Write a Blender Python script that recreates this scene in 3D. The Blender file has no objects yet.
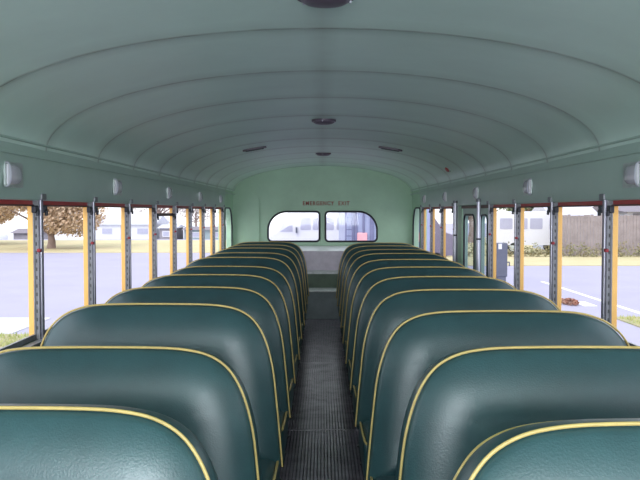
import bpy, bmesh, math, random
from mathutils import Vector, Matrix, noise
PI = math.pi
random.seed(7)
sc = bpy.context.scene
C = sc.collection

# ------------------------------------------------------------------ camera, sky, exposure
EYE = 1.24
F = 780.0
cd = bpy.data.cameras.new('camera'); cam = bpy.data.objects.new('camera', cd); C.objects.link(cam)
cam.location = (0, 0, EYE)
cam.rotation_euler = (PI/2 - math.atan(29/F), 0, math.atan(2.5/F))
cd.sensor_width = 36; cd.lens = F/640*36; cd.clip_start = 0.02; cd.clip_end = 400
sc.camera = cam

w = bpy.data.worlds.new('overcast_sky'); sc.world = w; w.use_nodes = True
nt = w.node_tree; bg = nt.nodes['Background']
tc = nt.nodes.new('ShaderNodeTexCoord'); sx = nt.nodes.new('ShaderNodeSeparateXYZ'); rp = nt.nodes.new('ShaderNodeValToRGB')
nt.links.new(tc.outputs['Generated'], sx.inputs[0]); nt.links.new(sx.outputs['Z'], rp.inputs[0]); nt.links.new(rp.outputs[0], bg.inputs[0])
rp.color_ramp.elements[0].position = 0.0; rp.color_ramp.elements[0].color = (0.93, 0.93, 1.0, 1)
rp.color_ramp.elements[1].position = 0.6; rp.color_ramp.elements[1].color = (0.80, 0.88, 1.0, 1)
bg.inputs[1].default_value = 1.0
sd = bpy.data.lights.new('veiled_sun', 'SUN'); sd.energy = .9; sd.angle = math.radians(25); sd.color = (1.0, 0.97, 0.92)
so = bpy.data.objects.new('veiled_sun', sd); C.objects.link(so); so.rotation_euler = (math.radians(48), 0, math.radians(-25))

def portal(name, loc, rot, sxx, syy):
    l = bpy.data.lights.new(name, 'AREA'); l.shape = 'RECTANGLE'; l.size = sxx; l.size_y = syy; l.cycles.is_portal = True
    o = bpy.data.objects.new(name, l); C.objects.link(o); o.location = loc; o.rotation_euler = rot
portal('daylight_portal', (-1.26, 4.1, EYE-.24), (0, -PI/2, 0), .62, 11.4)
portal('daylight_portal', (1.26, 4.1, EYE-.24), (0, PI/2, 0), .62, 11.4)
portal('daylight_portal', (0, 10.0, EYE-.2), (-PI/2, 0, 0), 1.4, .42)

wl = bpy.data.lights.new('windscreen_fill', 'AREA'); wl.shape = 'RECTANGLE'; wl.size = 2.0; wl.size_y = .8; wl.energy = 62; wl.color = (.86, .93, 1.0)  # area lamp added at the windscreen to brighten the interior, stands in for daylight
wo = bpy.data.objects.new('windscreen_fill', wl); C.objects.link(wo); wo.location = (0, -1.72, EYE-.02); wo.rotation_euler = (math.radians(114), 0, 0)
sc.view_settings.view_transform = 'Standard'; sc.view_settings.look = 'None'
sc.view_settings.gamma = 1; sc.view_settings.use_curve_mapping = False
sc.view_settings.exposure = 1.08

# ------------------------------------------------------------------ materials
def mat(name, col, rough=.6, metal=0, var=0., vscale=3., col2=None, bump=0., bscale=40., spec=.5, coat=0., emit=0, alpha=1):
    m = bpy.data.materials.new(name); m.use_nodes = True
    t = m.node_tree; b = t.nodes['Principled BSDF']
    b.inputs['Base Color'].default_value = (*col, 1); b.inputs['Roughness'].default_value = rough
    b.inputs['Metallic'].default_value = metal; b.inputs['Specular IOR Level'].default_value = spec
    b.inputs['Coat Weight'].default_value = coat; b.inputs['Coat Roughness'].default_value = .25
    if emit:
        b.inputs['Emission Color'].default_value = (*col, 1); b.inputs['Emission Strength'].default_value = emit
    if var or bump:
        tcn = t.nodes.new('ShaderNodeTexCoord')
    if var:
        n = t.nodes.new('ShaderNodeTexNoise'); n.inputs['Scale'].default_value = vscale; n.inputs['Detail'].default_value = 6; n.inputs['Roughness'].default_value = .65
        t.links.new(tcn.outputs['Object'], n.inputs['Vector'])
        r = t.nodes.new('ShaderNodeValToRGB'); r.color_ramp.elements[0].position = .3; r.color_ramp.elements[1].position = .7
        c2 = col2 or tuple(c*(1-var) for c in col)
        r.color_ramp.elements[0].color = (*c2, 1); r.color_ramp.elements[1].color = (*col, 1)
        t.links.new(n.outputs['Fac'], r.inputs[0]); t.links.new(r.outputs[0], b.inputs['Base Color'])
        m['ramp'] = r.name
    if bump:
        n2 = t.nodes.new('ShaderNodeTexNoise'); n2.inputs['Scale'].default_value = bscale; n2.inputs['Detail'].default_value = 5
        t.links.new(tcn.outputs['Object'], n2.inputs['Vector'])
        bp = t.nodes.new('ShaderNodeBump'); bp.inputs['Strength'].default_value = bump; bp.inputs['Distance'].default_value = .01
        t.links.new(n2.outputs['Fac'], bp.inputs['Height']); t.links.new(bp.outputs[0], b.inputs['Normal'])
    return m

def paint_material():
    """green ceiling enamel with grime collected along the rib seams and the centre line"""
    m = mat('ceiling_green', (.64, .81, .71), .42, var=.12, vscale=1.6, bump=.12, bscale=5)
    t = m.node_tree; b = t.nodes['Principled BSDF']; src = t.nodes[m['ramp']].outputs[0]
    tcn = t.nodes.new('ShaderNodeTexCoord'); s = t.nodes.new('ShaderNodeSeparateXYZ'); t.links.new(tcn.outputs['Object'], s.inputs[0])
    nz = t.nodes.new('ShaderNodeTexNoise'); nz.inputs['Scale'].default_value = 6; nz.inputs['Detail'].default_value = 4; t.links.new(tcn.outputs['Object'], nz.inputs['Vector'])
    def mth(op, a, bb=None, clamp=False):
        n = t.nodes.new('ShaderNodeMath'); n.operation = op; n.use_clamp = clamp
        for i, v in enumerate((a, bb)):
            if v is None: continue
            if isinstance(v, (int, float)): n.inputs[i].default_value = v
            else: t.links.new(v, n.inputs[i])
        return n.outputs[0]
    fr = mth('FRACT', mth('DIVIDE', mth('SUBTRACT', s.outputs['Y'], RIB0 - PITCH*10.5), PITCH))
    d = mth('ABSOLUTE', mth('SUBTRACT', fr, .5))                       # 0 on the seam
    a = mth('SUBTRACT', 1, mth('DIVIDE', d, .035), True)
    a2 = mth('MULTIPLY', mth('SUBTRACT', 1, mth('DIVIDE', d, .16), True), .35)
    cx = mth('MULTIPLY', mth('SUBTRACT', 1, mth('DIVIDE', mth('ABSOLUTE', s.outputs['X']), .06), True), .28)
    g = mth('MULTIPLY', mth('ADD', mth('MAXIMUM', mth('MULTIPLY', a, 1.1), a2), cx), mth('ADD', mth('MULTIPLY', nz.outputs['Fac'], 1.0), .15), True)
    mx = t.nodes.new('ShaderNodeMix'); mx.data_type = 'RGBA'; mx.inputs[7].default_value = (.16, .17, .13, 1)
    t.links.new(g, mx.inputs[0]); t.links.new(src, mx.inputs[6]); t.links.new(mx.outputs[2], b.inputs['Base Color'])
    return m

def glass_material(name, tint=(1, 1, 1), refl=.05):
    m = bpy.data.materials.new(name); m.use_nodes = True; t = m.node_tree; t.nodes.clear()
    o = t.nodes.new('ShaderNodeOutputMaterial'); mx = t.nodes.new('ShaderNodeMixShader'); mx.inputs[0].default_value = refl
    a = t.nodes.new('ShaderNodeBsdfTransparent'); a.inputs[0].default_value = (*tint, 1)
    g = t.nodes.new('ShaderNodeBsdfGlossy'); g.inputs['Roughness'].default_value = .03
    t.links.new(a.outputs[0], mx.inputs[1]); t.links.new(g.outputs[0], mx.inputs[2]); t.links.new(mx.outputs[0], o.inputs[0])
    return m

PITCH = .73
RIB0 = 2.43
M = {}
M['ceiling'] = paint_material()
M['panel'] = mat('panel_green', (.44, .58, .50), .42, var=.1, vscale=2.5, bump=.1, bscale=6)
M['back_green'] = mat('back_wall_green', (.47, .68, .49), .45, var=.14, vscale=3, bump=.1, bscale=5)
M['lower'] = mat('lower_wall_green', (.10, .16, .13), .6, var=.3)
M['vinyl'] = mat('green_vinyl', (.030, .088, .097), .36, var=.28, vscale=6, bump=.09, bscale=240, spec=.8)
M['vinyl_gusset'] = mat('green_vinyl_gusset', (.02, .075, .075), .38, var=.3, vscale=9, bump=.1, bscale=90, spec=.5)
M['piping'] = mat('yellow_piping', (.70, .52, .18), .4, var=.25, vscale=20)
M['piping_old'] = mat('aged_piping', (.45, .31, .08), .5, var=.3, vscale=20)
M['frame'] = mat('seat_frame_metal', (.13, .13, .13), .4, .7, var=.3, vscale=15)
M['rubber'] = mat('ribbed_rubber', (.31, .265, .31), .25, var=.45, vscale=7, bump=.1, bscale=60, spec=.9)
M['groove'] = mat('dark_groove', (.03, .026, .03), .8, var=.4, vscale=12)  # runner grooves, much darker than the rib tops
M['floor'] = mat('plain_floor', (.04, .037, .04), .6, var=.4, vscale=5)
M['steel'] = mat('galvanised_track', (.24, .245, .26), .4, .3, var=.35, vscale=25)
M['dark_steel'] = mat('dark_track', (.26, .23, .32), .4, .3, var=.3, vscale=25)
M['chrome'] = mat('pole_chrome', (.68, .66, .74), .3, .5, var=.12, vscale=15)
M['black'] = mat('black_rubber', (.018, .02, .03), .5, var=.3)
M['hole'] = mat('track_hole', (.07, .07, .07), .8, var=.2)
M['yellow'] = mat('school_bus_yellow', (.88, .50, .13), .45, var=.1, vscale=6)
M['red'] = mat('maroon_frame', (.52, .03, .03), .45, var=.25, vscale=8)
M['rail'] = mat('brown_sash', (.12, .045, .03), .5, var=.25, vscale=10)
M['redmark'] = mat('red_mark', (.28, .01, .02), .5, var=.1)
M['letter'] = mat('red_lettering', (.42, .05, .035), .5, var=.3, vscale=30)
M['glass'] = glass_material('window_glass', refl=.008)
M['doorglass'] = glass_material('door_glass', (.80, .84, .86), .08)
M['lamp_lens'] = mat('lamp_lens', (.58, .55, .60), .2, var=.15, vscale=20, spec=.8)
M['lamp_rim'] = mat('lamp_rim', (.55, .60, .58), .35, .5, var=.2, vscale=30)
M['dome'] = mat('dome_lamp_purple', (.13, .10, .13), .35, var=.3, vscale=30)
M['redlens'] = mat('red_lens', (.50, .12, .11), .3, var=.2)
M['shelf_top'] = mat('rear_shelf_top', (.95, .94, .95), .3, var=.03)
M['shelf_front'] = mat('rear_shelf_front', (.72, .64, .72), .45, var=.25, vscale=9)
M['ledge_green'] = mat('ledge_green', (.16, .21, .15), .6, var=.3, vscale=6)
M['ledge_grey'] = mat('ledge_grey', (.42, .47, .47), .5, var=.3, vscale=6)
M['ledge_edge'] = mat('worn_edge', (.85, .85, .82), .4, .1, var=.4, vscale=12)
M['asphalt'] = mat('pale_asphalt', (.36, .335, .43), .85, var=.1, vscale=.6, bump=.1, bscale=30)
M['white_line'] = mat('line_paint', (.9, .9, .92), .6, var=.1)
M['grass_dry'] = mat('dry_grass', (.56, .45, .27), .9, var=.3, vscale=.8, col2=(.44, .40, .21), bump=.4, bscale=10)
M['grass'] = mat('green_grass', (.25, .27, .11), .9, var=.3, vscale=2.5, col2=(.42, .34, .22), bump=.4, bscale=10)
M['blade'] = mat('grass_blade', (.30, .38, .12), .8, var=.4, vscale=2, col2=(.5, .45, .2))
M['concrete'] = mat('concrete', (.62, .61, .64), .8, var=.1)
M['bark'] = mat('bark', (.30, .22, .19), .9, var=.3, vscale=8, bump=.5, bscale=20)
M['leaf_gold'] = mat('golden_leaf', (.60, .42, .27), .8, var=.3, vscale=1.5, col2=(.52, .40, .28))
M['leaf_green'] = mat('dull_leaf', (.20, .27, .15), .8, var=.4, vscale=1.5, col2=(.33, .36, .24))
M['leaf_pale'] = mat('pale_leaf', (.50, .42, .34), .8, var=.3, vscale=1.5, col2=(.40, .38, .40))
M['weed'] = mat('weed', (.19, .22, .10), .8, var=.5, vscale=2, col2=(.30, .23, .15))
M['fence'] = mat('weathered_board', (.33, .28, .28), .9, var=.3, vscale=2.5)
M['white'] = mat('white_body', (.62, .62, .67), .3, var=.05, vscale=2)
M['vanglass'] = mat('vehicle_glass', (.38, .38, .49), .3, var=.15, vscale=2)
M['mauve'] = mat('mauve_grey_body', (.20, .17, .22), .35, var=.15, vscale=3)
M['palepane'] = mat('pale_vehicle_pane', (.55, .55, .62), .2, var=.1)
M['tyre'] = mat('tyre', (.03, .03, .035), .8, var=.2)
M['bluegrey'] = mat('blue_grey_body', (.30, .33, .50), .35, var=.15, vscale=2)
M['bluegrey_dark'] = mat('blue_grey_dark', (.15, .155, .27), .4, var=.2, vscale=4)
M['pink'] = mat('tail_lens', (.75, .36, .40), .3, var=.2)
M['housewall'] = mat('house_wall', (.62, .62, .68), .8, var=.06)
M['greywall'] = mat('grey_wall', (.26, .24, .27), .8, var=.15, vscale=2)
M['tealwall'] = mat('teal_wall', (.27, .33, .36), .8, var=.15, vscale=2)
M['roof'] = mat('shingle_roof', (.55, .55, .62), .9, var=.2, vscale=4)
M['roofdark'] = mat('dark_roof', (.22, .19, .22), .9, var=.2, vscale=4)
M['bluewall'] = mat('pale_blue_siding', (.42, .44, .56), .8, var=.06)
M['navy'] = mat('navy_box', (.11, .12, .17), .5, var=.3, vscale=3)
M['deadleaf'] = mat('dead_leaf', (.38, .14, .09), .9, var=.5, vscale=8, col2=(.25, .17, .13))

# ------------------------------------------------------------------ helpers
def props(o, label=None, cat=None, group=None, kind=None):
    if label: o['label'] = label
    if cat: o['category'] = cat
    if group: o['group'] = group
    if kind: o['kind'] = kind
    return o
def empty(name, loc=(0, 0, 0), rz=0, label=None, cat=None, group=None, kind=None):
    o = bpy.data.objects.new(name, None); C.objects.link(o); o.location = loc; o.rotation_euler = (0, 0, rz); o.empty_display_size = .1
    return props(o, label, cat, group, kind)
def copy_tree(o, parent=None):
    c = o.copy(); C.objects.link(c)
    if parent: c.parent = parent
    for ch in list(o.children): copy_tree(ch, c)
    return c

class MB:
    def __init__(s): s.bm = bmesh.new(); s.mi = 0
    def box(s, x0, x1, y0, y1, z0, z1, bev=0):
        r = bmesh.ops.create_cube(s.bm, size=1, matrix=Matrix.Translation(((x0+x1)/2, (y0+y1)/2, (z0+z1)/2)) @ Matrix.Diagonal((abs(x1-x0), abs(y1-y0), abs(z1-z0), 1)))
        vs = r['verts']; fs = {f for v in vs for f in v.link_faces}
        for f in fs: f.material_index = s.mi
        if bev:
            es = {e for v in vs for e in v.link_edges}
            rb = bmesh.ops.bevel(s.bm, geom=list(es), offset=bev, segments=3, affect='EDGES', profile=.5)
            for f in rb['faces']: f.material_index = s.mi
        return s
    def ring_loft(s, rings, closed=True, cap=(False, False)):
        vr = [[s.bm.verts.new(p) for p in r] for r in rings]
        n = len(vr[0])
        for a, b in zip(vr, vr[1:]):
            for i in range(n if closed else n-1):
                j = (i+1) % n
                f = s.bm.faces.new((a[i], a[j], b[j], b[i])); f.material_index = s.mi
        for k, c in ((0, cap[0]), (-1, cap[1])):
            if c:
                f = s.bm.faces.new(vr[k] if k else vr[k][::-1]); f.material_index = s.mi
        return vr
    def tube(s, pts, r, n=8, closed=False, rads=None):
        pts = [Vector(p) for p in pts]; N = len(pts); rings = []
        up = Vector((.31, .17, .93)).normalized(); prev = None
        for i, p in enumerate(pts):
            a = pts[i-1] if (i or closed) else p
            b = pts[(i+1) % N] if (i < N-1 or closed) else p
            t = (b-a).normalized()
            if prev is None:
                u = t.cross(up).normalized()
            else:
                u = (prev - t*prev.dot(t)).normalized()
            prev = u; v = t.cross(u); rr = rads[i] if rads else r
            rings.append([p + u*math.cos(2*PI*k/n)*rr + v*math.sin(2*PI*k/n)*rr for k in range(n)])
        if closed:
            vr = s.ring_loft(rings)
            a, b = vr[-1], vr[0]
            # closest rotation
            off = min(range(n), key=lambda o: (a[0].co-b[o].co).length)
            for i in range(n):
                f = s.bm.faces.new((a[i], a[(i+1) % n], b[(i+1+off) % n], b[(i+off) % n])); f.material_index = s.mi
        else:
            s.ring_loft(rings, cap=(True, True))
        return s
    def cyl(s, c, axis, r, h, n=20, r2=None):
        axis = Vector(axis).normalized(); c = Vector(c)
        return s.tube([c-axis*h/2, c+axis*h/2], r, n, rads=[r, r2 if r2 is not None else r])
    def prism(s, poly, h, fn):
        """poly: 2-D outline; fn(u, v, w) -> 3-D; w runs 0..h"""
        s.ring_loft([[fn(u, v, 0) for u, v in poly], [fn(u, v, h) for u, v in poly]], cap=(True, True)); return s
    def plate(s, outer, holes, h, fn):
        loops = [outer] + holes; edges = []; vl = []
        for lp in loops:
            vs = [s.bm.verts.new((u, v, 0)) for u, v in lp]; vl.append(vs)
            for i in range(len(vs)): edges.append(s.bm.edges.new((vs[i], vs[(i+1) % len(vs)])))
        r = bmesh.ops.triangle_fill(s.bm, use_beauty=True, use_dissolve=False, edges=edges)
        faces = [f for f in r['geom'] if isinstance(f, bmesh.types.BMFace)]
        flat = [[(v.co.x, v.co.y) for v in f.verts] for f in faces]
        top = {}
        for f in faces:
            for v in f.verts: top.setdefault(v, None)
        for vs in vl:
            for v in vs: top.setdefault(v, None)
        for v in top: top[v] = s.bm.verts.new(fn(v.co.x, v.co.y, h))
        for f in faces:
            f.material_index = s.mi
            g = s.bm.faces.new([top[v] for v in reversed(f.verts)]); g.material_index = s.mi
        for vs in vl:
            for i in range(len(vs)):
                a, b = vs[i], vs[(i+1) % len(vs)]
                g = s.bm.faces.new((a, b, top[b], top[a])); g.material_index = s.mi
        for v in top: v.co = Vector(fn(v.co.x, v.co.y, 0))
        return s
    def build(s, name, m, parent=None, smooth=False, loc=None, fix=True, **kw):
        if fix: bmesh.ops.recalc_face_normals(s.bm, faces=s.bm.faces)
        me = bpy.data.meshes.new(name); s.bm.to_mesh(me); s.bm.free()
        for mm in (m if isinstance(m, (list, tuple)) else [m]): me.materials.append(mm)
        if smooth:
            me.polygons.foreach_set('use_smooth', [True]*len(me.polygons))
            try: me.set_sharp_from_angle(angle=math.radians(smooth if smooth is not True else 50))
            except Exception: pass
        o = bpy.data.objects.new(name, me); C.objects.link(o)
        if parent: o.parent = parent
        if loc: o.location = loc
        return props(o, **kw)

def rrect(x0, x1, y0, y1, r, n=6):
    """rounded rectangle, r = (bl, br, tr, tl)"""
    if not isinstance(r, (list, tuple)): r = (r,)*4
    out = []
    for (cx, cy, rr, a0) in ((x0+r[0], y0+r[0], r[0], PI), (x1-r[1], y0+r[1], r[1], 1.5*PI), (x1-r[2], y1-r[2], r[2], 0), (x0+r[3], y1-r[3], r[3], PI/2)):
        for k in range(n+1):
            a = a0+PI/2*k/n; out.append((cx+rr*math.cos(a), cy+rr*math.sin(a)))
    return out
def catmull(P, n=5):
    out = []
    for i in range(len(P)-1):
        p0, p1, p2, p3 = P[max(i-1, 0)], P[i], P[i+1], P[min(i+2, len(P)-1)]
        for k in range(n):
            t = k/n
            out.append(tuple(.5*((2*b)+(-a+c)*t+(2*a-5*b+4*c-d)*t*t+(-a+3*b-3*c+d)*t**3) for a, b, c, d in zip(p0, p1, p2, p3)))
    out.append(tuple(P[-1])); return out

# ------------------------------------------------------------------ the bus shell
Y0, Y1 = -1.6, 9.9
POST = [3.14+PITCH*k for k in range(-6, 9)]
ZH, ZS = EYE+.048, EYE-.52                  # window header and sill
def ceil_h(x): return .245+.322*math.sqrt(max(0, 1-(x/1.12)**2))

mb = MB()
xs = [1.12*math.sin(PI/2*(i/24-1)) for i in range(49)]
ribs = [RIB0+PITCH*k for k in range(-5, 11) if RIB0+PITCH*k < Y1-.05]
ys = [(Y0, 0)]
for r in ribs:
    ys += [(r-.16, 0), (r-.09, .0012), (r-.04, .003), (r-.01, .0045), (r, .005), (r+.003, 0), (r+.02, 0), (r+PITCH/2, 0)]
ys = [q for q in ys if q[0] < Y1-.02] + [(Y1, 0)]
mb.ring_loft([[(x*(1-d/1.12), y, EYE+ceil_h(x)-d) for x in xs] for y, d in ys], closed=False)
mb.ring_loft([[(x*1.06, y, EYE+ceil_h(x)+.05) for x in xs] for y in (Y0-.05, Y1+.05)], closed=False)
mb.build('ceiling', M['ceiling'], smooth=35, fix=False, kind='structure')

for s, side in ((-1, 'left'), (1, 'right')):
    W = empty('wall_'+side, kind='structure')
    mb = MB()       # header panel, leaning slightly
    prof = [(1.122, .262), (1.122, .20), (1.128, .14), (1.136, .055), (1.140, .045), (1.150, .042), (1.175, .042), (1.205, .042), (1.205, .262)]
    mb.ring_loft([[(s*x, y, EYE+h) for x, h in prof] for y in (Y0, 9.02)], cap=(True, True))
    mb.build('header_panel', M['panel'], W, smooth=25)
    mb = MB(); mb.box(s*1.15, s*1.20, Y0, 9.02, 0, ZS); mb.build('lower_panel', M['lower'], W)
    mb = MB(); mb.box(s*1.12, s*1.215, Y0, 9.0, ZS-.012, ZS, .003); mb.build('sill', M['steel'], W)
    mb = MB(); mb.box(s*1.165, s*1.20, Y0, 9.0, EYE+.022, EYE+.045)
    mb.build('top_rail', M['red'], W)
    # rear quarter: solid wall with the rounded quarter window
    hole = rrect(9.07, 9.76, ZS+.0, EYE+.035, (.05, .06, .26, .04), 8)
    outer = [(9.02, 0), (Y1, 0), (Y1, EYE+.262), (9.02, EYE+.262)]
    mb = MB(); mb.plate(outer, [hole], .07, lambda u, v, w_: (s*(1.136+w_), u, v)); mb.build('rear_quarter_panel', M['back_green' if s < 0 else 'back_green'], W)
    g = MB(); g.tube([(s*1.135, u, v) for u, v in hole], .010, 6, closed=True); g.build('window_seal', M['black'], W, smooth=True)
    g = MB(); g.prism(hole, .004, lambda u, v, w_: (s*(1.16+w_), u, v)); g.build('quarter_glass', M['glass'], W)
    # posts
    for k, P in enumerate(POST):
        if s > 0 and abs(P-6.06) < .05: continue
        post = MB(); post.box(s*1.142, s*1.160, P+.004, P+.052, ZS, ZH, .003)
        po = post.build('window_post', M['dark_steel'], W)
        if P < 0: 
            t = MB(); t.box(s*1.160, s*1.205, P, P+.06, ZS, ZH); t.build('outer_pillar', M['yellow'], po); continue
        t = MB(); t.box(s*1.166, s*1.189, P-.002, P+.056, ZS-.02, ZH-.008, .003); t.build('outer_pillar', M['yellow'], po)
        t = MB(); t.mi = 0
        t.box(s*1.143, s*1.148, P-.006, P+.004, ZS, ZH)            # inner lip of the channel
        t.box(s*1.148, s*1.160, P-.001, P+.004, ZS, ZH)
        t.box(s*1.160, s*1.165, P-.006, P+.004, ZS, ZH)
        t.mi = 1
        zz = ZS+.04
        while zz < ZH-.05:
            t.box(s*1.151, s*1.157, P-.0015, P, zz, zz+.014); zz += .034
        t.build('sash_track', [M['steel'], M['hole']], po)
        t = MB(); t.box(s*1.1385, s*1.1425, P+.012, P+.024, ZS, ZH+.012, .001); t.build('edge_strip', M['chrome'], po)
        t = MB(); t.box(s*1.136, s*1.150, P-.009, P+.012, EYE-.166, EYE-.152, .003); t.build('stop_pin', M['redmark'], po)
        t = MB(); t.box(s*1.128, s*1.141, P+.000, P+.052, ZH-.004, ZH+.022, .004); t.build('post_bracket', M['steel'], po)
    # sash windows
    for k, P in enumerate(POST[:-1]):
        if s > 0 and 5.2 < P < 6.3: continue
        a, b = P+.06, P+PITCH-.002
        drop = .034 if (s < 0 and abs(P-5.33) < .05) else 0
        n_ = k+1 + (20 if s > 0 else 0)
        wdw = empty('window_%d' % n_, kind='structure')
        zt = EYE+.026-drop*1.25
        m_ = MB(); m_.box(s*1.160, s*1.172, a, b, zt-.007 if drop == 0 else zt-.022, zt, .002)
        m_.build('sash_rail', M['rail'], wdw)
        m_ = MB(); m_.box(s*1.160, s*1.172, a, b, ZS, ZS+.022, .002); m_.build('sash_rail', M['steel'], wdw)
        m_ = MB(); m_.box(s*1.165, s*1.169, a, b, ZS+.02, zt-.01); m_.build('glass_pane', M['glass'], wdw)
        if P > 0:
            for yy, dr in ((a+.006, 1), (b-.006, -1)):
                m_ = MB(); m_.box(s*1.140, s*1.160, yy-.006*dr, yy+.030*dr, zt-.034, zt-.004, .005); m_.box(s*1.134, s*1.146, yy+.006*dr, yy+.020*dr, zt-.046, zt-.022, .004)
                m_.build('latch', M['black'], wdw)
    if s < 0:
        pass
    # cove mouldings between ceiling and header
    t = MB()
    t.tube([(s*1.115, Y0, EYE+.262), (s*1.115, Y1, EYE+.262)], .005, 8)
    t.build('trim_%d' % (1 if s < 0 else 2), M['panel'], smooth=True, kind='structure')
    t = MB(); t.box(s*1.112, s*1.122, Y0, Y1, EYE+.205, EYE+.217, .003); t.build('trim_%d' % (3 if s < 0 else 4), M['panel'], kind='structure')

# the back wall
def arch(y=None, n=24):
    pts = [(-1.136, 0), (1.136, 0), (1.136, EYE+.25)]
    for i in range(n+1):
        x = 1.12*math.sin(PI/2*(1-2*i/n)); pts.append((x, EYE+ceil_h(x)+.004))
    pts.append((-1.136, EYE+.25)); return pts
wb = empty('wall_back', kind='structure')
rw = {}
for s in (-1, 1):
    x0, x1 = .038, .69
    r = [(.045), (.05), (.235), (.045)]
    pl = rrect(x0, x1, EYE-.385, EYE-.008, r, 10)
    rw[s] = [(s*x, z) for x, z in pl]
mb = MB(); mb.plate(arch(), [rw[-1], rw[1]], .06, lambda u, v, w_: (u, Y1-.012+w_, v)); mb.build('painted_panel', M['back_green'], wb)
for i, s in enumerate((-1, 1)):
    wd = empty('window_%d' % (41+i), kind='structure')
    g = MB(); g.tube([(x, Y1-.014, z) for x, z in rw[s]], .013, 8, closed=True); g.build('window_seal', M['black'], wd, smooth=True)
    g = MB(); g.prism(rw[s], .004, lambda u, v, w_: (u, Y1+.01+w_, v)); g.build('glass_pane', M['glass'], wd)
# raised panel on the left, seams
g = MB(); g.prism(rrect(-.985, -.80, .75, EYE+.20, (.01, .01, .07, .07)), .024, lambda u, v, w_: (u, Y1-.012-w_, v)); g.build('raised_panel', M['back_green'], wb)
for x in (-.51, .56):
    g = MB(); g.box(x-.006, x+.006, Y1-.015, Y1-.010, EYE+.062, EYE+.49); g.build('panel_seam', M['back_green'], wb)
for (xa, xb) in ((-.80, -.52), (-.5, .55), (.57, 1.1)):
    g = MB(); g.box(xa, xb, Y1-.015, Y1-.010, EYE+.055, EYE+.063); g.build('panel_seam', M['back_green'], wb)
# painted words
fc = bpy.data.curves.new('emergency_lettering', 'FONT'); fc.body = 'EMERGENCY  EXIT'; fc.align_x = 'CENTER'; fc.align_y = 'CENTER'; fc.extrude = .001; fc.size = .07; fc.space_character = 1.25; fc.offset = .0012
fo = bpy.data.objects.new('lettering_source', fc); C.objects.link(fo)
bpy.context.view_layer.update()
me = bpy.data.meshes.new_from_object(fo.evaluated_get(bpy.context.evaluated_depsgraph_get()))
bpy.data.objects.remove(fo)
wid = max(v.co.x for v in me.vertices)-min(v.co.x for v in me.vertices)
me.materials.clear(); me.materials.append(M['letter'])
lo = bpy.data.objects.new('painted_lettering', me); C.objects.link(lo); lo.parent = wb
lo.location = (.045, Y1-.0155, EYE+.095); lo.rotation_euler = (PI/2, 0, 0); lo.scale = (.59/wid, 1.0, 1)
lo['label'] = 'red painted words EMERGENCY EXIT'

# front wall with the windscreen openings (behind the camera)
mb = MB(); mb.plate(arch(), [rrect(-1.04, -.03, EYE-.45, EYE+.36, .08), rrect(.03, 1.04, EYE-.45, EYE+.36, .08)], .05, lambda u, v, w_: (u, Y0-w_, v))
mb.build('wall_front', M['panel'], kind='structure')

# floor
fl = MB(); fl.box(-1.2, 1.2, Y0, Y1, -.05, 0); flo = fl.build('floor', M['floor'], kind='structure')
mb = MB()
rp_ = []
x = -.205
while x < .205:
    rp_ += [(x, .003), (x+.002, .0060), (x+.0125, .0060), (x+.0145, .003)]; x += .0165
rings = []
for y in [Y0+.02+i*.35 for i in range(60)]:
    if y > 8.88: break
    rings.append([(u, y, v) for u, v in rp_])
rings.append([(u, 8.9, v) for u, v in rp_])
mb.ring_loft(rings, closed=False)
for v in mb.bm.verts: v.co.z += .0008*noise.noise(v.co*3)
for f in mb.bm.faces:
    if sum(v.co.z for v in f.verts)/4 < .0042: f.material_index = 1
mb.build('ribbed_runner', [M['rubber'], M['groove']], flo, fix=False)
for yy in (4.35, 6.3):
    t = MB(); t.box(-.205, .205, yy, yy+.022, .003, .0068, .001); t.build('runner_joint', M['rubber'], flo)

# rear platform steps (the raised end of the floor)
st = empty('rear_step_platform', (0, 8.9, 0), label='raised stepped platform across the back end of the aisle', cat='step')
def bx(name, m, par, x0, x1, y0, y1, z0, z1, bev=.0): 
    t = MB(); t.box(x0, x1, y0-8.9, y1-8.9, z0, z1, bev); return t.build(name, m, par)
bx('lower_step', M['ledge_grey'], st, -.9, .9, 8.92, 9.3, 0.001, .31)
bx('step_tread', M['ledge_edge'], st, -.9, .9, 8.905, 9.3, .31, .323, .003)
bx('upper_step', M['ledge_green'], st, -.9, .9, 9.3, 9.6, 0.001, .488)
bx('step_tread', M['ledge_edge'], st, -.9, .9, 9.285, 9.6, .488, .512, .003)
bx('bulkhead', M['shelf_front'], st, -.9, .9, 9.6, 9.88, 0.001, .745)
t = MB(); t.prism([(.685, .745), (.985, .745), (.985, .80), (.685, .752)], 1.8, lambda u, v, w_: (-.9+w_, u, v)); t.build('shelf_top', M['shelf_top'], st)

# side emergency door on the right
dr = empty('door_1', kind='structure')
h1 = rrect(5.455, 5.70, ZS+.02, EYE-.03, (.03, .03, .06, .06)); h2 = rrect(5.93, 6.36, ZS+.02, EYE-.03, (.03, .03, .06, .06))
mb = MB(); mb.plate([(5.40, .05), (6.42, .05), (6.42, EYE+.02), (5.40, EYE+.02)], [h1, h2], .03, lambda u, v, w_: (1.155+w_, u, v)); mb.build('door_panel', M['panel'], dr)
for h in (h1, h2):
    g = MB(); g.tube([(1.154, u, v) for u, v in h], .008, 6, closed=True); g.build('window_seal', M['black'], dr, smooth=True)
    g = MB(); g.prism(h, .004, lambda u, v, w_: (1.168+w_, u, v)); g.build('door_glass', M['doorglass'], dr)
g = MB(); g.box(1.145, 1.165, 5.39, 6.44, EYE+.02, EYE+.042, .003); g.build('door_header', M['rail'], dr)
g = MB(); g.box(1.150, 1.20, 6.44, 6.64, 0.05, EYE+.042); g.build('door_jamb', M['back_green'], dr)
g = MB(); g.box(1.155, 1.20, 6.64, 6.74, 0.05, EYE+.042); g.build('jamb_edge', M['dark_steel'], dr)
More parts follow.
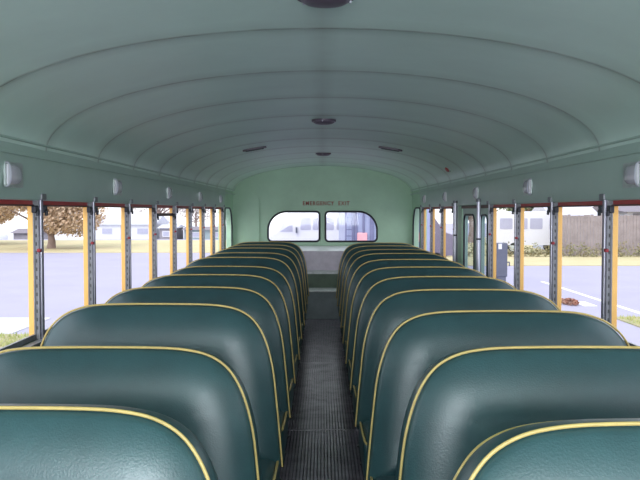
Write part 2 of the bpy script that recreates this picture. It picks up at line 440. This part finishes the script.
g = MB(); g.tube([(1.15, 5.80, .62), (1.11, 5.80, .62), (1.11, 5.92, .62)], .010, 8); g.build('door_handle', M['chrome'], dr, smooth=True)

def pole(x, y, r, label):
    p = empty('grab_pole', (x, y, 0), label=label, cat='pole')
    t = MB(); t.cyl((0, 0, (ZH+.03)/2), (0, 0, 1), r, ZH+.03, 16); t.build('tube', M['chrome'], p, smooth=True)
    t = MB(); t.cyl((0, 0, .006), (0, 0, 1), r*1.7, .010, 16); t.build('floor_flange', M['steel'], p, smooth=True)
    t = MB(); t.cyl((0, 0, ZH+.028), (0, 0, 1), r*1.5, .02, 16); t.build('top_flange', M['steel'], p, smooth=True)
    t = MB(); t.cyl((0, 0, ZH-.25), (0, 0, 1), r*1.12, .012, 16); t.build('collar', M['black'], p, smooth=True)
pole(1.124, 5.62, .0145, 'thick shiny grab pole in front of the side door, nearer of the two poles')
pole(1.108, 6.52, .0125, 'thin shiny grab pole beyond the side door, farther of the two poles')

# ------------------------------------------------------------------ seats
def outline():
    P = [(.148, .93), (.160, .80), (.172, .68), (.184, .58), (.203, .50), (.228, .44), (.262, .395), (.31, .366), (.37, .352), (.45, .3465), (.60, .345), (.75, .346), (.83, .350), (.885, .361), (.935, .382), (.975, .415), (1.005, .46), (1.028, .53), (1.040, .62), (1.046, .77), (1.05, .93)]
    P = catmull([(x, EYE-h) for x, h in P], 4)
    n = 14
    for i in range(1, n): P.append((1.05+(.148-1.05)*i/n, EYE-.93))
    return P
OUT0 = outline()
def inset(P, d):
    R = []
    for x, z in P:
        c = Vector((min(max(x, .36), .84), min(max(z, .47), .72))); v = c-Vector((x, z))
        v = v.normalized()*d; R.append((x+v.x, z+v.y))
    return R
TOPZ = EYE-.345
LEAN = .10
def ly(z): return LEAN*(z-TOPZ)
def make_seat(s, rear_pipe=False):
    k = 1.017 if s < 0 else 1.055
    OUT = [(.148+(x-.148)*k, z) for x, z in OUT0]
    root = empty('bus_seat')
    rings = []
    def ring(d, y): return [(s*x, y+ly(z), z-max(0, y)*.2*(z-.31)/.58) for x, z in inset(OUT, d)]
    mb = MB()
    rear = [(.10, .132), (.05, .130), (.02, .126), (.008, .122)]
    gus = [(.003, .112), (-.004, .085), (-.007, .055), (-.004, .025), (.002, .006)]
    front = [(.006, -.003), (.016, -.011), (.034, -.022), (.06, -.034), (.09, -.043), (.125, -.049), (.152, -.051)]
    mb.ring_loft([ring(*q) for q in rear+gus+front], cap=(True, True))
    back = mb.build('backrest', M['vinyl'], root, smooth=60)
    p = MB(); p.tube([(s*x, ly(z)-.001, z) for x, z in inset(OUT, -.002)[:81]], .0037, 8); p.build('piping', M['piping'], back, smooth=True)
    if rear_pipe:
        p = MB(); p.tube([(s*x, ly(z)+.116, z-.023*(z-.31)/.58) for x, z in inset(OUT, .002)[:81]], .0034, 8); p.build('rear_piping', M['piping'], back, smooth=True)
    # cushion
    mb = MB()
    rng = []
    def crow(y, top, bot, ins):
        o = rrect(.160+ins, 1.045-ins, bot, top, (.02, .02, .04, .04), 5)
        return [(s*a, y, b + (0.012*(1-((a-.6)/.45)**2) if b > (top+bot)/2 else 0)) for a, b in o]
    mb.ring_loft([crow(.02, .335, .20, .0), crow(-.10, .342, .195, 0), crow(-.25, .352, .19, 0), crow(-.38, .358, .19, 0), crow(-.42, .350, .195, .003), crow(-.44, .33, .21, .012), crow(-.448, .30, .23, .03)], cap=(True, True))
    cu = mb.build('cushion', M['vinyl'], root, smooth=60)
    pts = [(.163, -.06, .329), (.162, -.2, .338), (.163, -.36, .347), (.168, -.415, .343), (.19, -.438, .342), (.3, -.441, .346), (.6, -.442, .35), (.9, -.441, .346), (1.02, -.438, .342), (1.04, -.41, .343), (1.043, -.2, .338)]
    p = MB(); p.tube([(s*a, b, c) for a, b, c in catmull(pts, 4)], .0046, 6); p.build('piping', M['piping'], cu, smooth=True)
    fr = MB(); fr.box(s*.19, s*1.02, -.40, -.37, .165, .195, .004); fr.box(s*.19, s*1.02, -.03, 0, .165, .195, .004); fr.box(s*.185, s*.215, -.40, 0, .165, .195, .004); fr.box(s*.99, s*1.02, -.40, 0, .165, .195, .004)
    fr.box(s*1.02, s*1.148, -.36, -.33, .165, .19, .003)
    fr.build('seat_frame', M['frame'], root)
    for y in (-.34, -.05):
        l = MB(); l.tube([(s*.205, y, .170), (s*.205, y+.01*(1 if y < -.2 else -1), .03), (s*.205, y, .006)], .012, 8); l.cyl((s*.205, y, .0095), (0, 0, 1), .026, .006, 12); l.build('leg', M['frame'], root, smooth=True)
        l = MB(); l.tube([(s*.97, y, .170), (s*.97, y, .006)], .012, 8); l.build('leg', M['frame'], root, smooth=True)
    return root
seatL = make_seat(-1); seatR = make_seat(1); seatR1 = make_seat(1, True)
ORD = ['second', 'third', 'fourth', 'fifth', 'sixth', 'seventh', 'eighth', 'ninth', 'tenth']
for s, proto, base in ((-1, seatL, 1.47), (1, seatR, 1.30)):
    sn = 'left' if s < 0 else 'right'
    dzs = [-.031, -.038, 0, -.006, -.006, -.010, .006, .002, .008, .006, .008] if s < 0 else [-.013, -.007, -.004, 0, -.002, -.002, .002, .006, .003, .004, .004]
    first_used = False
    for i in range(11):
        if s > 0 and i == 0: o = seatR1
        elif not first_used: o = proto; first_used = True
        else: o = copy_tree(proto)
        o.location = (({0: -.006, 1: -.010} if s < 0 else {0: .016, 1: .026, 2: .004}).get(i, 0), base+.70*i, 0)
        # backs differ a little in height
        for ch in o.children:
            if ch.name.startswith('backrest'): ch.location = (random.uniform(-.004, .004) if i > 2 else 0, 0, dzs[i])
        if i == 0: lb = 'green vinyl bench seat with yellow piping, nearest one %s of the aisle' % sn
        elif i == 10: lb = 'green vinyl bench seat with yellow piping, farthest back one %s of the aisle' % sn
        else: lb = 'green vinyl bench seat with yellow piping, %s row from the camera %s of the aisle' % (ORD[i-1], sn)
        if s > 0 and i == 0: lb = 'green vinyl bench seat with doubled yellow piping, nearest one right of the aisle'
        props(o, lb, 'seat', 'green bench seats %s of the aisle' % sn)

# ------------------------------------------------------------------ lamps
def side_lamp(s):
    root = empty('side_lamp')
    f = MB(); f.prism(rrect(-.05, .115, -.046, .046, .010), .006, lambda u, v, w_: (-s*w_, u, v)); f.build('mounting_plate', M['lamp_rim'], root)
    g = MB(); rings = []
    for t in [0, .1, .25, .45, .65, .82, .93, 1.0]:
        hh = .037*math.sqrt(max(.06, 1-t**3.4)); dd = .004+.020*math.sin(PI*min(1, .22+t*.78))**.8 if t < 1 else .003
        y = -.036+.135*t
        rings.append([(-s*(.004+dd*max(0, math.sin(PI*k/10))**.6), y, hh*math.cos(PI*k/10)) for k in range(11)])
    g.ring_loft(rings, closed=True, cap=(True, True)); g.build('lens', M['lamp_lens'], root, smooth=60)
    r = MB(); r.tube([(-s*(.005+.017*max(0, math.sin(PI*k/12))**.6), -.040, .042*math.cos(PI*k/12)) for k in range(13)], .0035, 6); r.build('rim', M['chrome'], root, smooth=True)
    return root
desc = ['nearest', 'second', 'third', 'fourth', 'farthest']
for s in (-1, 1):
    proto = side_lamp(s)
    for i in range(5):
        o = proto if i == 0 else copy_tree(proto)
        o.location = (s*1.1275, 2.81+1.445*i, EYE+.131)
        props(o, 'small square lamp above the %s windows, %s of five' % ('left' if s < 0 else 'right', desc[i] if i not in (0, 4) else desc[i]+' and %s' % ('largest' if i == 0 else 'smallest')), 'lamp', 'side lamps over the %s windows' % ('left' if s < 0 else 'right'))

def dome():
    root = empty('ceiling_lamp')
    b = MB(); b.cyl((0, 0, -.006), (0, 0, 1), .076, .012, 32); b.build('base_ring', M['dome'], root, smooth=40)
    g = MB(); g.ring_loft([[(r*math.cos(2*PI*k/28), r*math.sin(2*PI*k/28), z) for k in range(28)] for r, z in ((.066, -.011), (.064, -.018), (.054, -.024), (.035, -.028), (.012, -.030))], cap=(True, True))
    g.build('lens', M['dome'], root, smooth=True)
    for k in range(3):
        a = 2*PI*k/3+.4; c = MB(); c.cyl((.071*math.cos(a), .071*math.sin(a), -.014), (0, 0, 1), .004, .006, 8); c.build('screw', M['chrome'], root)
    return root
pd = dome()
for i, (y, t) in enumerate(((2.055, 'nearest of three on the ceiling centre line, cut by the picture top'), (4.87, 'middle of three on the ceiling centre line'), (7.66, 'farthest of three on the ceiling centre line'))):
    o = pd if i == 0 else copy_tree(pd)
    o.location = (0.008, y, EYE+ceil_h(0)-.001); props(o, 'round dark lamp, '+t, 'lamp', 'round lamps on the ceiling centre line')
def vent(x, label):
    s = 1 if x > 0 else -1
    r = empty('ceiling_vent', (x, 6.5, EYE+ceil_h(x)-.002), label=label, cat='vent', group='oblong vents on the ceiling')
    r.rotation_euler = (0, math.atan((ceil_h(abs(x)+.01)-ceil_h(abs(x)))/-.01)*s, 0)
    b = MB(); b.prism(rrect(-.10, .10, -.045, .045, .04, 6), .012, lambda u, v, w_: (u, v, -w_)); b.build('housing', M['dome'], r)
    for k in range(4):
        c = MB(); c.box(-.075, .075, -.03+k*.017, -.024+k*.017, -.017, -.011, .001); c.build('slat', M['black'], r)
vent(-.565, 'dark oblong vent on the ceiling, left of the centre line'); vent(.565, 'dark oblong vent on the ceiling, right of the centre line')
r = empty('warning_lamp', (1.055, 6.6, EYE+ceil_h(1.055)), label='small faded red lamp on the ceiling curve above the side door', cat='lamp'); r.rotation_euler = (0, math.radians(50), 0)
b = MB(); b.prism(rrect(-.03, .03, -.05, .05, .015), .008, lambda u, v, w_: (u, v, -w_+.006)); b.build('base', M['panel'], r)
b = MB(); b.ring_loft([[(a*math.cos(2*PI*k/16), 1.6*a*math.sin(2*PI*k/16), z) for k in range(16)] for a, z in ((.024, 0), (.022, -.012), (.012, -.018))], cap=(True, True)); b.build('lens', M['redlens'], r, smooth=True)

# ------------------------------------------------------------------ outside
GZ = -.80; GL = -1.8
g = MB(); g.box(-90, 90, -40, 56, GZ-1.3, GZ); g.box(-3.4, 90, 56, 130, GZ-1.3, GZ); road = g.build('pavement', M['asphalt'], kind='structure')
def line(x0, x1, y0, y1): 
    t = MB(); t.box(x0, x1, y0, y1, GZ, GZ+.004); t.build('painted_line', M['white_line'], road)
line(6.29, 6.40, 14.6, 22.5); line(5.62, 5.90, 16.7, 17.5); line(6.29, 6.40, 27, 29)
def strip(name, m, x0, x1, y0, y1, h=.02, **kw):
    t = MB(); t.box(x0, x1, y0, y1, GZ-.05, GZ+h); return t.build(name, m, **kw)
strip('grass_verge', M['grass_dry'], -60, -3.5, 38, 54, kind='structure')
strip('grass_verge', M['grass_dry'], 4, 40, 29, 60, kind='structure')
g = MB(); g.box(-120, -3.4, 56, 190, GL-.1, GL); g.build('lower_ground', M['concrete'], kind='structure')
strip('concrete_path', M['concrete'], -12, -5.15, 12.8, 14.7, kind='structure')
strip('grass_lawn', M['grass'], -12, -4.3, 5.0, 12.75, kind='structure')
strip('grass_lawn', M['grass'], 5.55, 14, 5.0, 14.9, kind='structure')
def blades(name, x0, x1, y0, y1, n, m, h=.07, wd=.010):
    b = MB()
    for _ in range(n):
        x, y = random.uniform(x0, x1), random.uniform(y0, y1); a = random.uniform(0, PI); hh = h*random.uniform(.5, 1.3)
        dx, dy = math.cos(a)*wd, math.sin(a)*wd; lx, ly_ = random.uniform(-.03, .03), random.uniform(-.03, .03)
        vs = [b.bm.verts.new(p) for p in ((x-dx, y-dy, GZ+.02), (x+dx, y+dy, GZ+.02), (x+lx, y+ly_, GZ+.02+hh))]
        b.bm.faces.new(vs)
    b.build(name, m, fix=False, kind='stuff', label='short grass growing beside the %s' % ('parking area on the right' if x0 > 0 else 'concrete path on the left'), cat='grass')
blades('grass', 5.6, 9, 9, 14.8, 6000, M['blade']); blades('grass', -7.5, -4.4, 8, 12.7, 4000, M['blade'])

def leaves(b, c, r, n, size):
    for _ in range(n):
        while True:
            v = Vector([random.uniform(-1, 1) for _ in range(3)])
            if .35 < v.length < 1: break
        p = Vector(c)+Vector((v.x*r[0], v.y*r[1], v.z*r[2])); q = Vector([random.gauss(0, 1) for _ in range(3)]).normalized(); u = q.orthogonal().normalized(); w2 = q.cross(u)
        sz = size*random.uniform(.6, 1.3)
        b.bm.faces.new([b.bm.verts.new(p+u*sz), b.bm.verts.new(p+w2*sz*.6), b.bm.verts.new(p-u*sz), b.bm.verts.new(p-w2*sz*.6)])
def tree(x, y, crown_z, cr, h, label, m, n=2600, tr=.28, size=.16, group=None, gz=None):
    t = empty('tree', (x, y, GZ if gz is None else gz), label=label, cat='tree')
    if group: t['group'] = group
    b = MB(); b.tube([(0, 0, -.05), (.05, 0, crown_z*.5), (0, .05, crown_z), (.1, 0, crown_z+h*.6)], tr, 10, rads=[tr*1.3, tr, tr*.8, tr*.2])
    for k in range(6):
        a = 2*PI*k/6+.3; z = crown_z*random.uniform(.75, 1.05)
        b.tube([(0, 0, z), (cr*.35*math.cos(a), cr*.35*math.sin(a), z+h*.2), (cr*.7*math.cos(a), cr*.7*math.sin(a), z+h*.35)], .1, 6, rads=[tr*.5, tr*.3, tr*.08])
    b.build('trunk', M['bark'], t, smooth=True)
    f = MB(); K = 9
    for k in range(K):
        a = 2*PI*k/K; q = random.uniform(.35, .6)
        leaves(f, (cr*q*math.cos(a), cr*q*math.sin(a), crown_z+h*random.uniform(.25, .7)), (cr*.5, cr*.5, h*.33), n//K, size)
    f.build('foliage', m, t, fix=False)
tree(-14.65, 42, .75, 3.5, 4.4, 'large golden autumn tree in the second left window', M['leaf_gold'], 26000, .20, .095)
tree(-21.0, 47, .9, 3.6, 4.2, 'golden tree behind the nearest left window', M['leaf_gold'], 20000, .2, .10)
tree(-21.0, 100, 3.0, 4.0, 5, 'pale bare-looking tree beyond the white house', M['leaf_pale'], 2500, .3, .2, gz=GL)
tree(14.2, 54, 1.4, 2.4, 3.2, 'dull green tree behind the fence beside the pale blue house', M['leaf_green'], 2600, .25, .15)
tree(9.6, 50, 1.6, 2.6, 5, 'dull green tree behind the white van', M['leaf_green'], 2400, .25, .15)
tree(21.5, 58, 1.6, 2.6, 5, 'dull green tree far behind the garage', M['leaf_green'], 1500, .25, .18)
tree(-15.6, 96, 2.0, 3.0, 3.4, 'small grey tree beside the teal building', M['leaf_pale'], 2000, .15, .12, gz=GL)

def house(x0, x1, y0, y1, hw, hr, wm, rm, label, cat='house', wins=(), name='house', door=None, gable_x=True, gz=None):
    t = empty(name, ((x0+x1)/2, y0, GZ if gz is None else gz), label=label, cat=cat); W = (x1-x0)/2; D = y1-y0
    b = MB(); b.box(-W, W, 0, D, -.05, hw); b.build('wall', wm, t)
    b = MB()
    if gable_x: b.prism([(-.3, hw), (D+.3, hw), (D/2, hw+hr)], 2*W+.5, lambda u, v, w_: (-W-.25+w_, u, v))
    else: b.prism([(-W-.3, hw), (W+.3, hw), (0, hw+hr)], D+.5, lambda u, v, w_: (u, -.25+w_, v))
    b.build('roof', rm, t)
    for (a, c, d, e) in wins:
        b = MB(); b.box(a-.08, c+.08, -.05, -.001, d-.08, e+.08); f = b.build('window', M['white'], t)
        b = MB(); b.box(a, c, -.07, -.045, d, e); b.build('pane', M['vanglass'], f)
    if door:
        a, c, d = door; b = MB(); b.box(a, c, -.06, -.001, 0, d); b.build('door', M['greywall'], t)
house(-26.4, -24.2, 66.5, 70, 1.15, .35, M['greywall'], M['roofdark'], 'small grey shed with dark roof behind the nearest left window', 'shed', name='shed', door=(-.3, .3, 1.0), gz=GL)
house(-23.4, -17.4, 80, 88, 1.65, .9, M['housewall'], M['roof'], 'white house with bluish windows seen through the third and fourth left windows', wins=((-2.2, -1.2, .7, 1.25), (1.4, 2.5, .7, 1.25)), door=(-.3, .35, 1.5), gz=GL)
house(-16.5, -15.0, 79, 84, 1.3, .35, M['greywall'], M['roof'], 'small grey outbuilding between the white house and teal building', wins=((-.4, .2, .5, .95),), gz=GL)
house(-14.2, -9.6, 80, 85, 1.1, .3, M['tealwall'], M['roofdark'], 'low teal-grey building seen through the far left windows', wins=((-1.5, -.6, .4, .8), (.5, 1.4, .4, .8)), gz=GL)
house(11.6, 13.6, 39, 43, 1.75, .75, M['bluewall'], M['roof'], 'pale blue house rising behind the fence in the right window', wins=((-.7, .3, 1.1, 1.5),))
house(15.6, 18.6, 40, 47, 2.0, .35, M['housewall'], M['roofdark'], 'white garage behind the fence at the right edge', 'garage', name='garage', wins=(), door=(-1.2, 1.2, 1.9))

# fence on the right, hedge and weeds before it
fe = empty('wooden_fence', (8.8, 35.2, GZ), label='weathered grey-brown board fence behind the right verge', cat='fence')
b = MB()
xx = 1.8
while xx < 13:
    h_ = 1.86+random.uniform(-.03, .03); b.box(xx, xx+.135, -.012, .012, .03, h_); xx += .148
b.build('board_panel', M['fence'], fe)
for k in range(6):
    b = MB(); b.box(1.8+k*2.2, 1.9+k*2.2, .013, .12, -.05, 1.95, .01); b.build('post', M['fence'], fe)
for z in (.4, 1.5):
    b = MB(); b.box(1.8, 13, .013, .06, z, z+.09); b.build('rail', M['fence'], fe)
wv = MB()
for k in range(70):
    x = 4.5+k*.25; leaves(wv, (x+random.uniform(-.1, .1), 34.6+random.uniform(-.25, .1), GZ+.22), (.3, .3, random.uniform(.2, .62)), 60, .055)
wv.build('weeds', M['weed'], fix=False, kind='stuff', label='green and brown weeds along the foot of the fence', cat='weeds')

def wheel(par, x, y, r, ax=(0, 1, 0)):
    b = MB(); b.cyl((x, y, r), ax, r, .22, 24); wh = b.build('wheel', M['tyre'], par, smooth=40)
    b = MB(); b.cyl((x, y, r), ax, r*.55, .24, 20); b.build('hub', M['lamp_rim'], wh, smooth=40)
def van(name, x0, length, y, width, h, label, nose=1, wins=5, cat='van', winz=(1.15, 1.65), prof=None, sides=None, cabw=None, gz=None, paint='white', pane='vanglass'):
    """side-on vehicle; nose=+1 points to +x"""
    t = empty(name, (x0+length/2, y, GZ if gz is None else gz), label=label, cat=cat); L = length/2
    P = prof or [(-L, .45), (L-.02, .45), (L, .95), (L-.08, 1.15), (L-.55, 1.30), (L-.95, h-.12), (L-1.2, h), (-L+.15, h), (-L+.02, h-.12)]
    rings = []
    for yy, ins in ((0, .06), (.05, 0), (width-.05, 0), (width, .06)):
        rings.append([(nose*(u*(1-ins*.05)), yy, .45+(v-.45)*(1-ins*.6)) for u, v in P])
    b = MB(); b.ring_loft(rings, cap=(True, True)); b.build('body', M[paint], t, smooth=30)
    w_ = (length-1.9)/wins
    for a, a1 in (sides or [(-L+.25+k*w_, -L+.13+(k+1)*w_) for k in range(wins)]):
        b = MB(); b.prism(rrect(a, a1, winz[0], winz[1], .05), .02, lambda u, v, q: (nose*u, -.012+q, v)); b.build('side_window', M[pane], t)
    b = MB(); b.prism(cabw or [(L-1.45, winz[0]), (L-.85, winz[0]), (L-1.15, winz[1]), (L-1.45, winz[1])], .02, lambda u, v, q: (nose*u, -.012+q, v)); b.build('cab_window', M[pane], t)
    for wx in (-L+.9, L-.85): 
        wheel(t, nose*wx, .12, .36); wheel(t, nose*wx, width-.12, .36)
    b = MB(); b.box(nose*L-.05, nose*L+.06, .08, width-.08, .45, .62, .02); b.build('bumper', M['lamp_rim'], t)
    b = MB(); b.box(nose*(L-1.1)-.03, nose*(L-1.1)+.03, -.16, -.01, 1.2, 1.42, .01); b.build('wing_mirror', M['navy'], t)
    return t
van('white_van', 8.0, 4.0, 36.3, 1.9, 2.02, 'white van parked behind the weeds, seen past the side door', 1, 3, winz=(1.2, 1.7))
van('white_van', -30.6, 4.6, 62.5, 1.9, 1.6, 'white van parked at the left edge beside the grey shed', 1, 1, winz=(1.0, 1.3), gz=GL)
van('minibus', -2.1, 6.4, 30.0, 2.1, 2.75, 'white minibus seen through the rear windows', -1, 5, cat='minibus', winz=(1.31, 1.77), sides=[(1.54, 1.95), (1.1, 1.48), (.66, 1.0), (.22, .56), (-.3, .1), (-.9, -.4), (-1.5, -1.0), (-2.1, -1.6), (-2.8, -2.2)], cabw=[(2.25, 1.24), (2.75, 1.24), (2.35, 1.50), (2.25, 1.50)], prof=[(-3.2, .45), (3.18, .45), (3.2, .95), (3.1, 1.12), (2.85, 1.22), (2.45, 1.9), (2.3, 2.6), (2.1, 2.75), (-3.1, 2.75), (-3.2, 2.6)])

van('panel_van', 2.15, 2.75, 27.75, 1.8, 2.0, 'mauve-grey van with pale windows parked beyond the side door poles', 1, 2, winz=(1.2, 1.8), paint='mauve', pane='palepane', cabw=[(.12, 1.25), (.5, 1.25), (.25, 1.75), (.12, 1.75)], sides=[(-1.2, -.6), (-.5, .05)])
bs = empty('blue_grey_bus', (1.6, 19.5, GZ), label='back of a blue-grey bus filling the right rear window', cat='bus')
b = MB(); b.box(-1.05, 1.15, 0, 7, .45, 2.9, .12); b.build('body', M['bluegrey'], bs, smooth=40)
for k, (a, w_) in enumerate(((-.82, .09), (-.60, .05), (-.42, .10), (-.12, .06), (.15, .1), (.5, .1), (.85, .1))):
    b = MB(); b.box(a, a+w_, -.05, .02, 1.0, 2.8, .015); b.build('body_rib', M['bluegrey_dark'], bs)
la = MB(); la.tube([(-1.02, -.14, 1.0), (-1.02, -.14, 2.85)], .018, 8); la.tube([(-.86, -.14, 1.0), (-.86, -.14, 2.85)], .018, 8); 
for k in range(11): la.tube([(-1.02, -.14, 1.1+k*.16), (-.86, -.14, 1.1+k*.16)], .012, 6)
la.build('ladder', M['bluegrey_dark'], bs, smooth=True)
for sx_ in (-.74, .7):
    b = MB(); b.box(sx_, sx_+.26, -.06, .01, 1.27, 1.50, .03); b.build('tail_lamp', M['pink'], bs)
b = MB(); b.box(-1.0, 1.1, -.16, .02, .5, .68, .03); b.build('bumper', M['bluegrey_dark'], bs)
for wx in (-.85, .95): 
    wheel(bs, wx, 1.6, .45, (1, 0, 0)); wheel(bs, wx, 5.8, .45, (1, 0, 0))

ub = empty('utility_cabinet', (4.62, 20, GZ), label='slim dark blue box on a post in the paved lot by the side door', cat='utility box')
b = MB(); b.box(-.15, .13, 0, .25, .35, 1.22, .02); b.build('cabinet_body', M['navy'], ub)
b = MB(); b.box(-.12, .10, .02, .23, 0, .36, .01); b.build('post', M['navy'], ub)
b = MB(); b.box(-.11, -.02, -.012, .002, 1.06, 1.2, .004); b.build('notice', M['white'], ub)
b = MB(); b.tube([(.12, .1, .72), (.20, .1, .72), (.20, .1, .62)], .02, 8); b.build('handle', M['navy'], ub, smooth=True)

dl = empty('leaf_litter', (5.40, 17.0, GZ), label='small heap of reddish brown dead leaves on the lot', cat='leaves'); dl['kind'] = 'stuff'
b = MB(); leaves(b, (0, 0, .06), (.17, .35, .07), 260, .035); b.build('dead_leaves', M['deadleaf'], dl, fix=False)
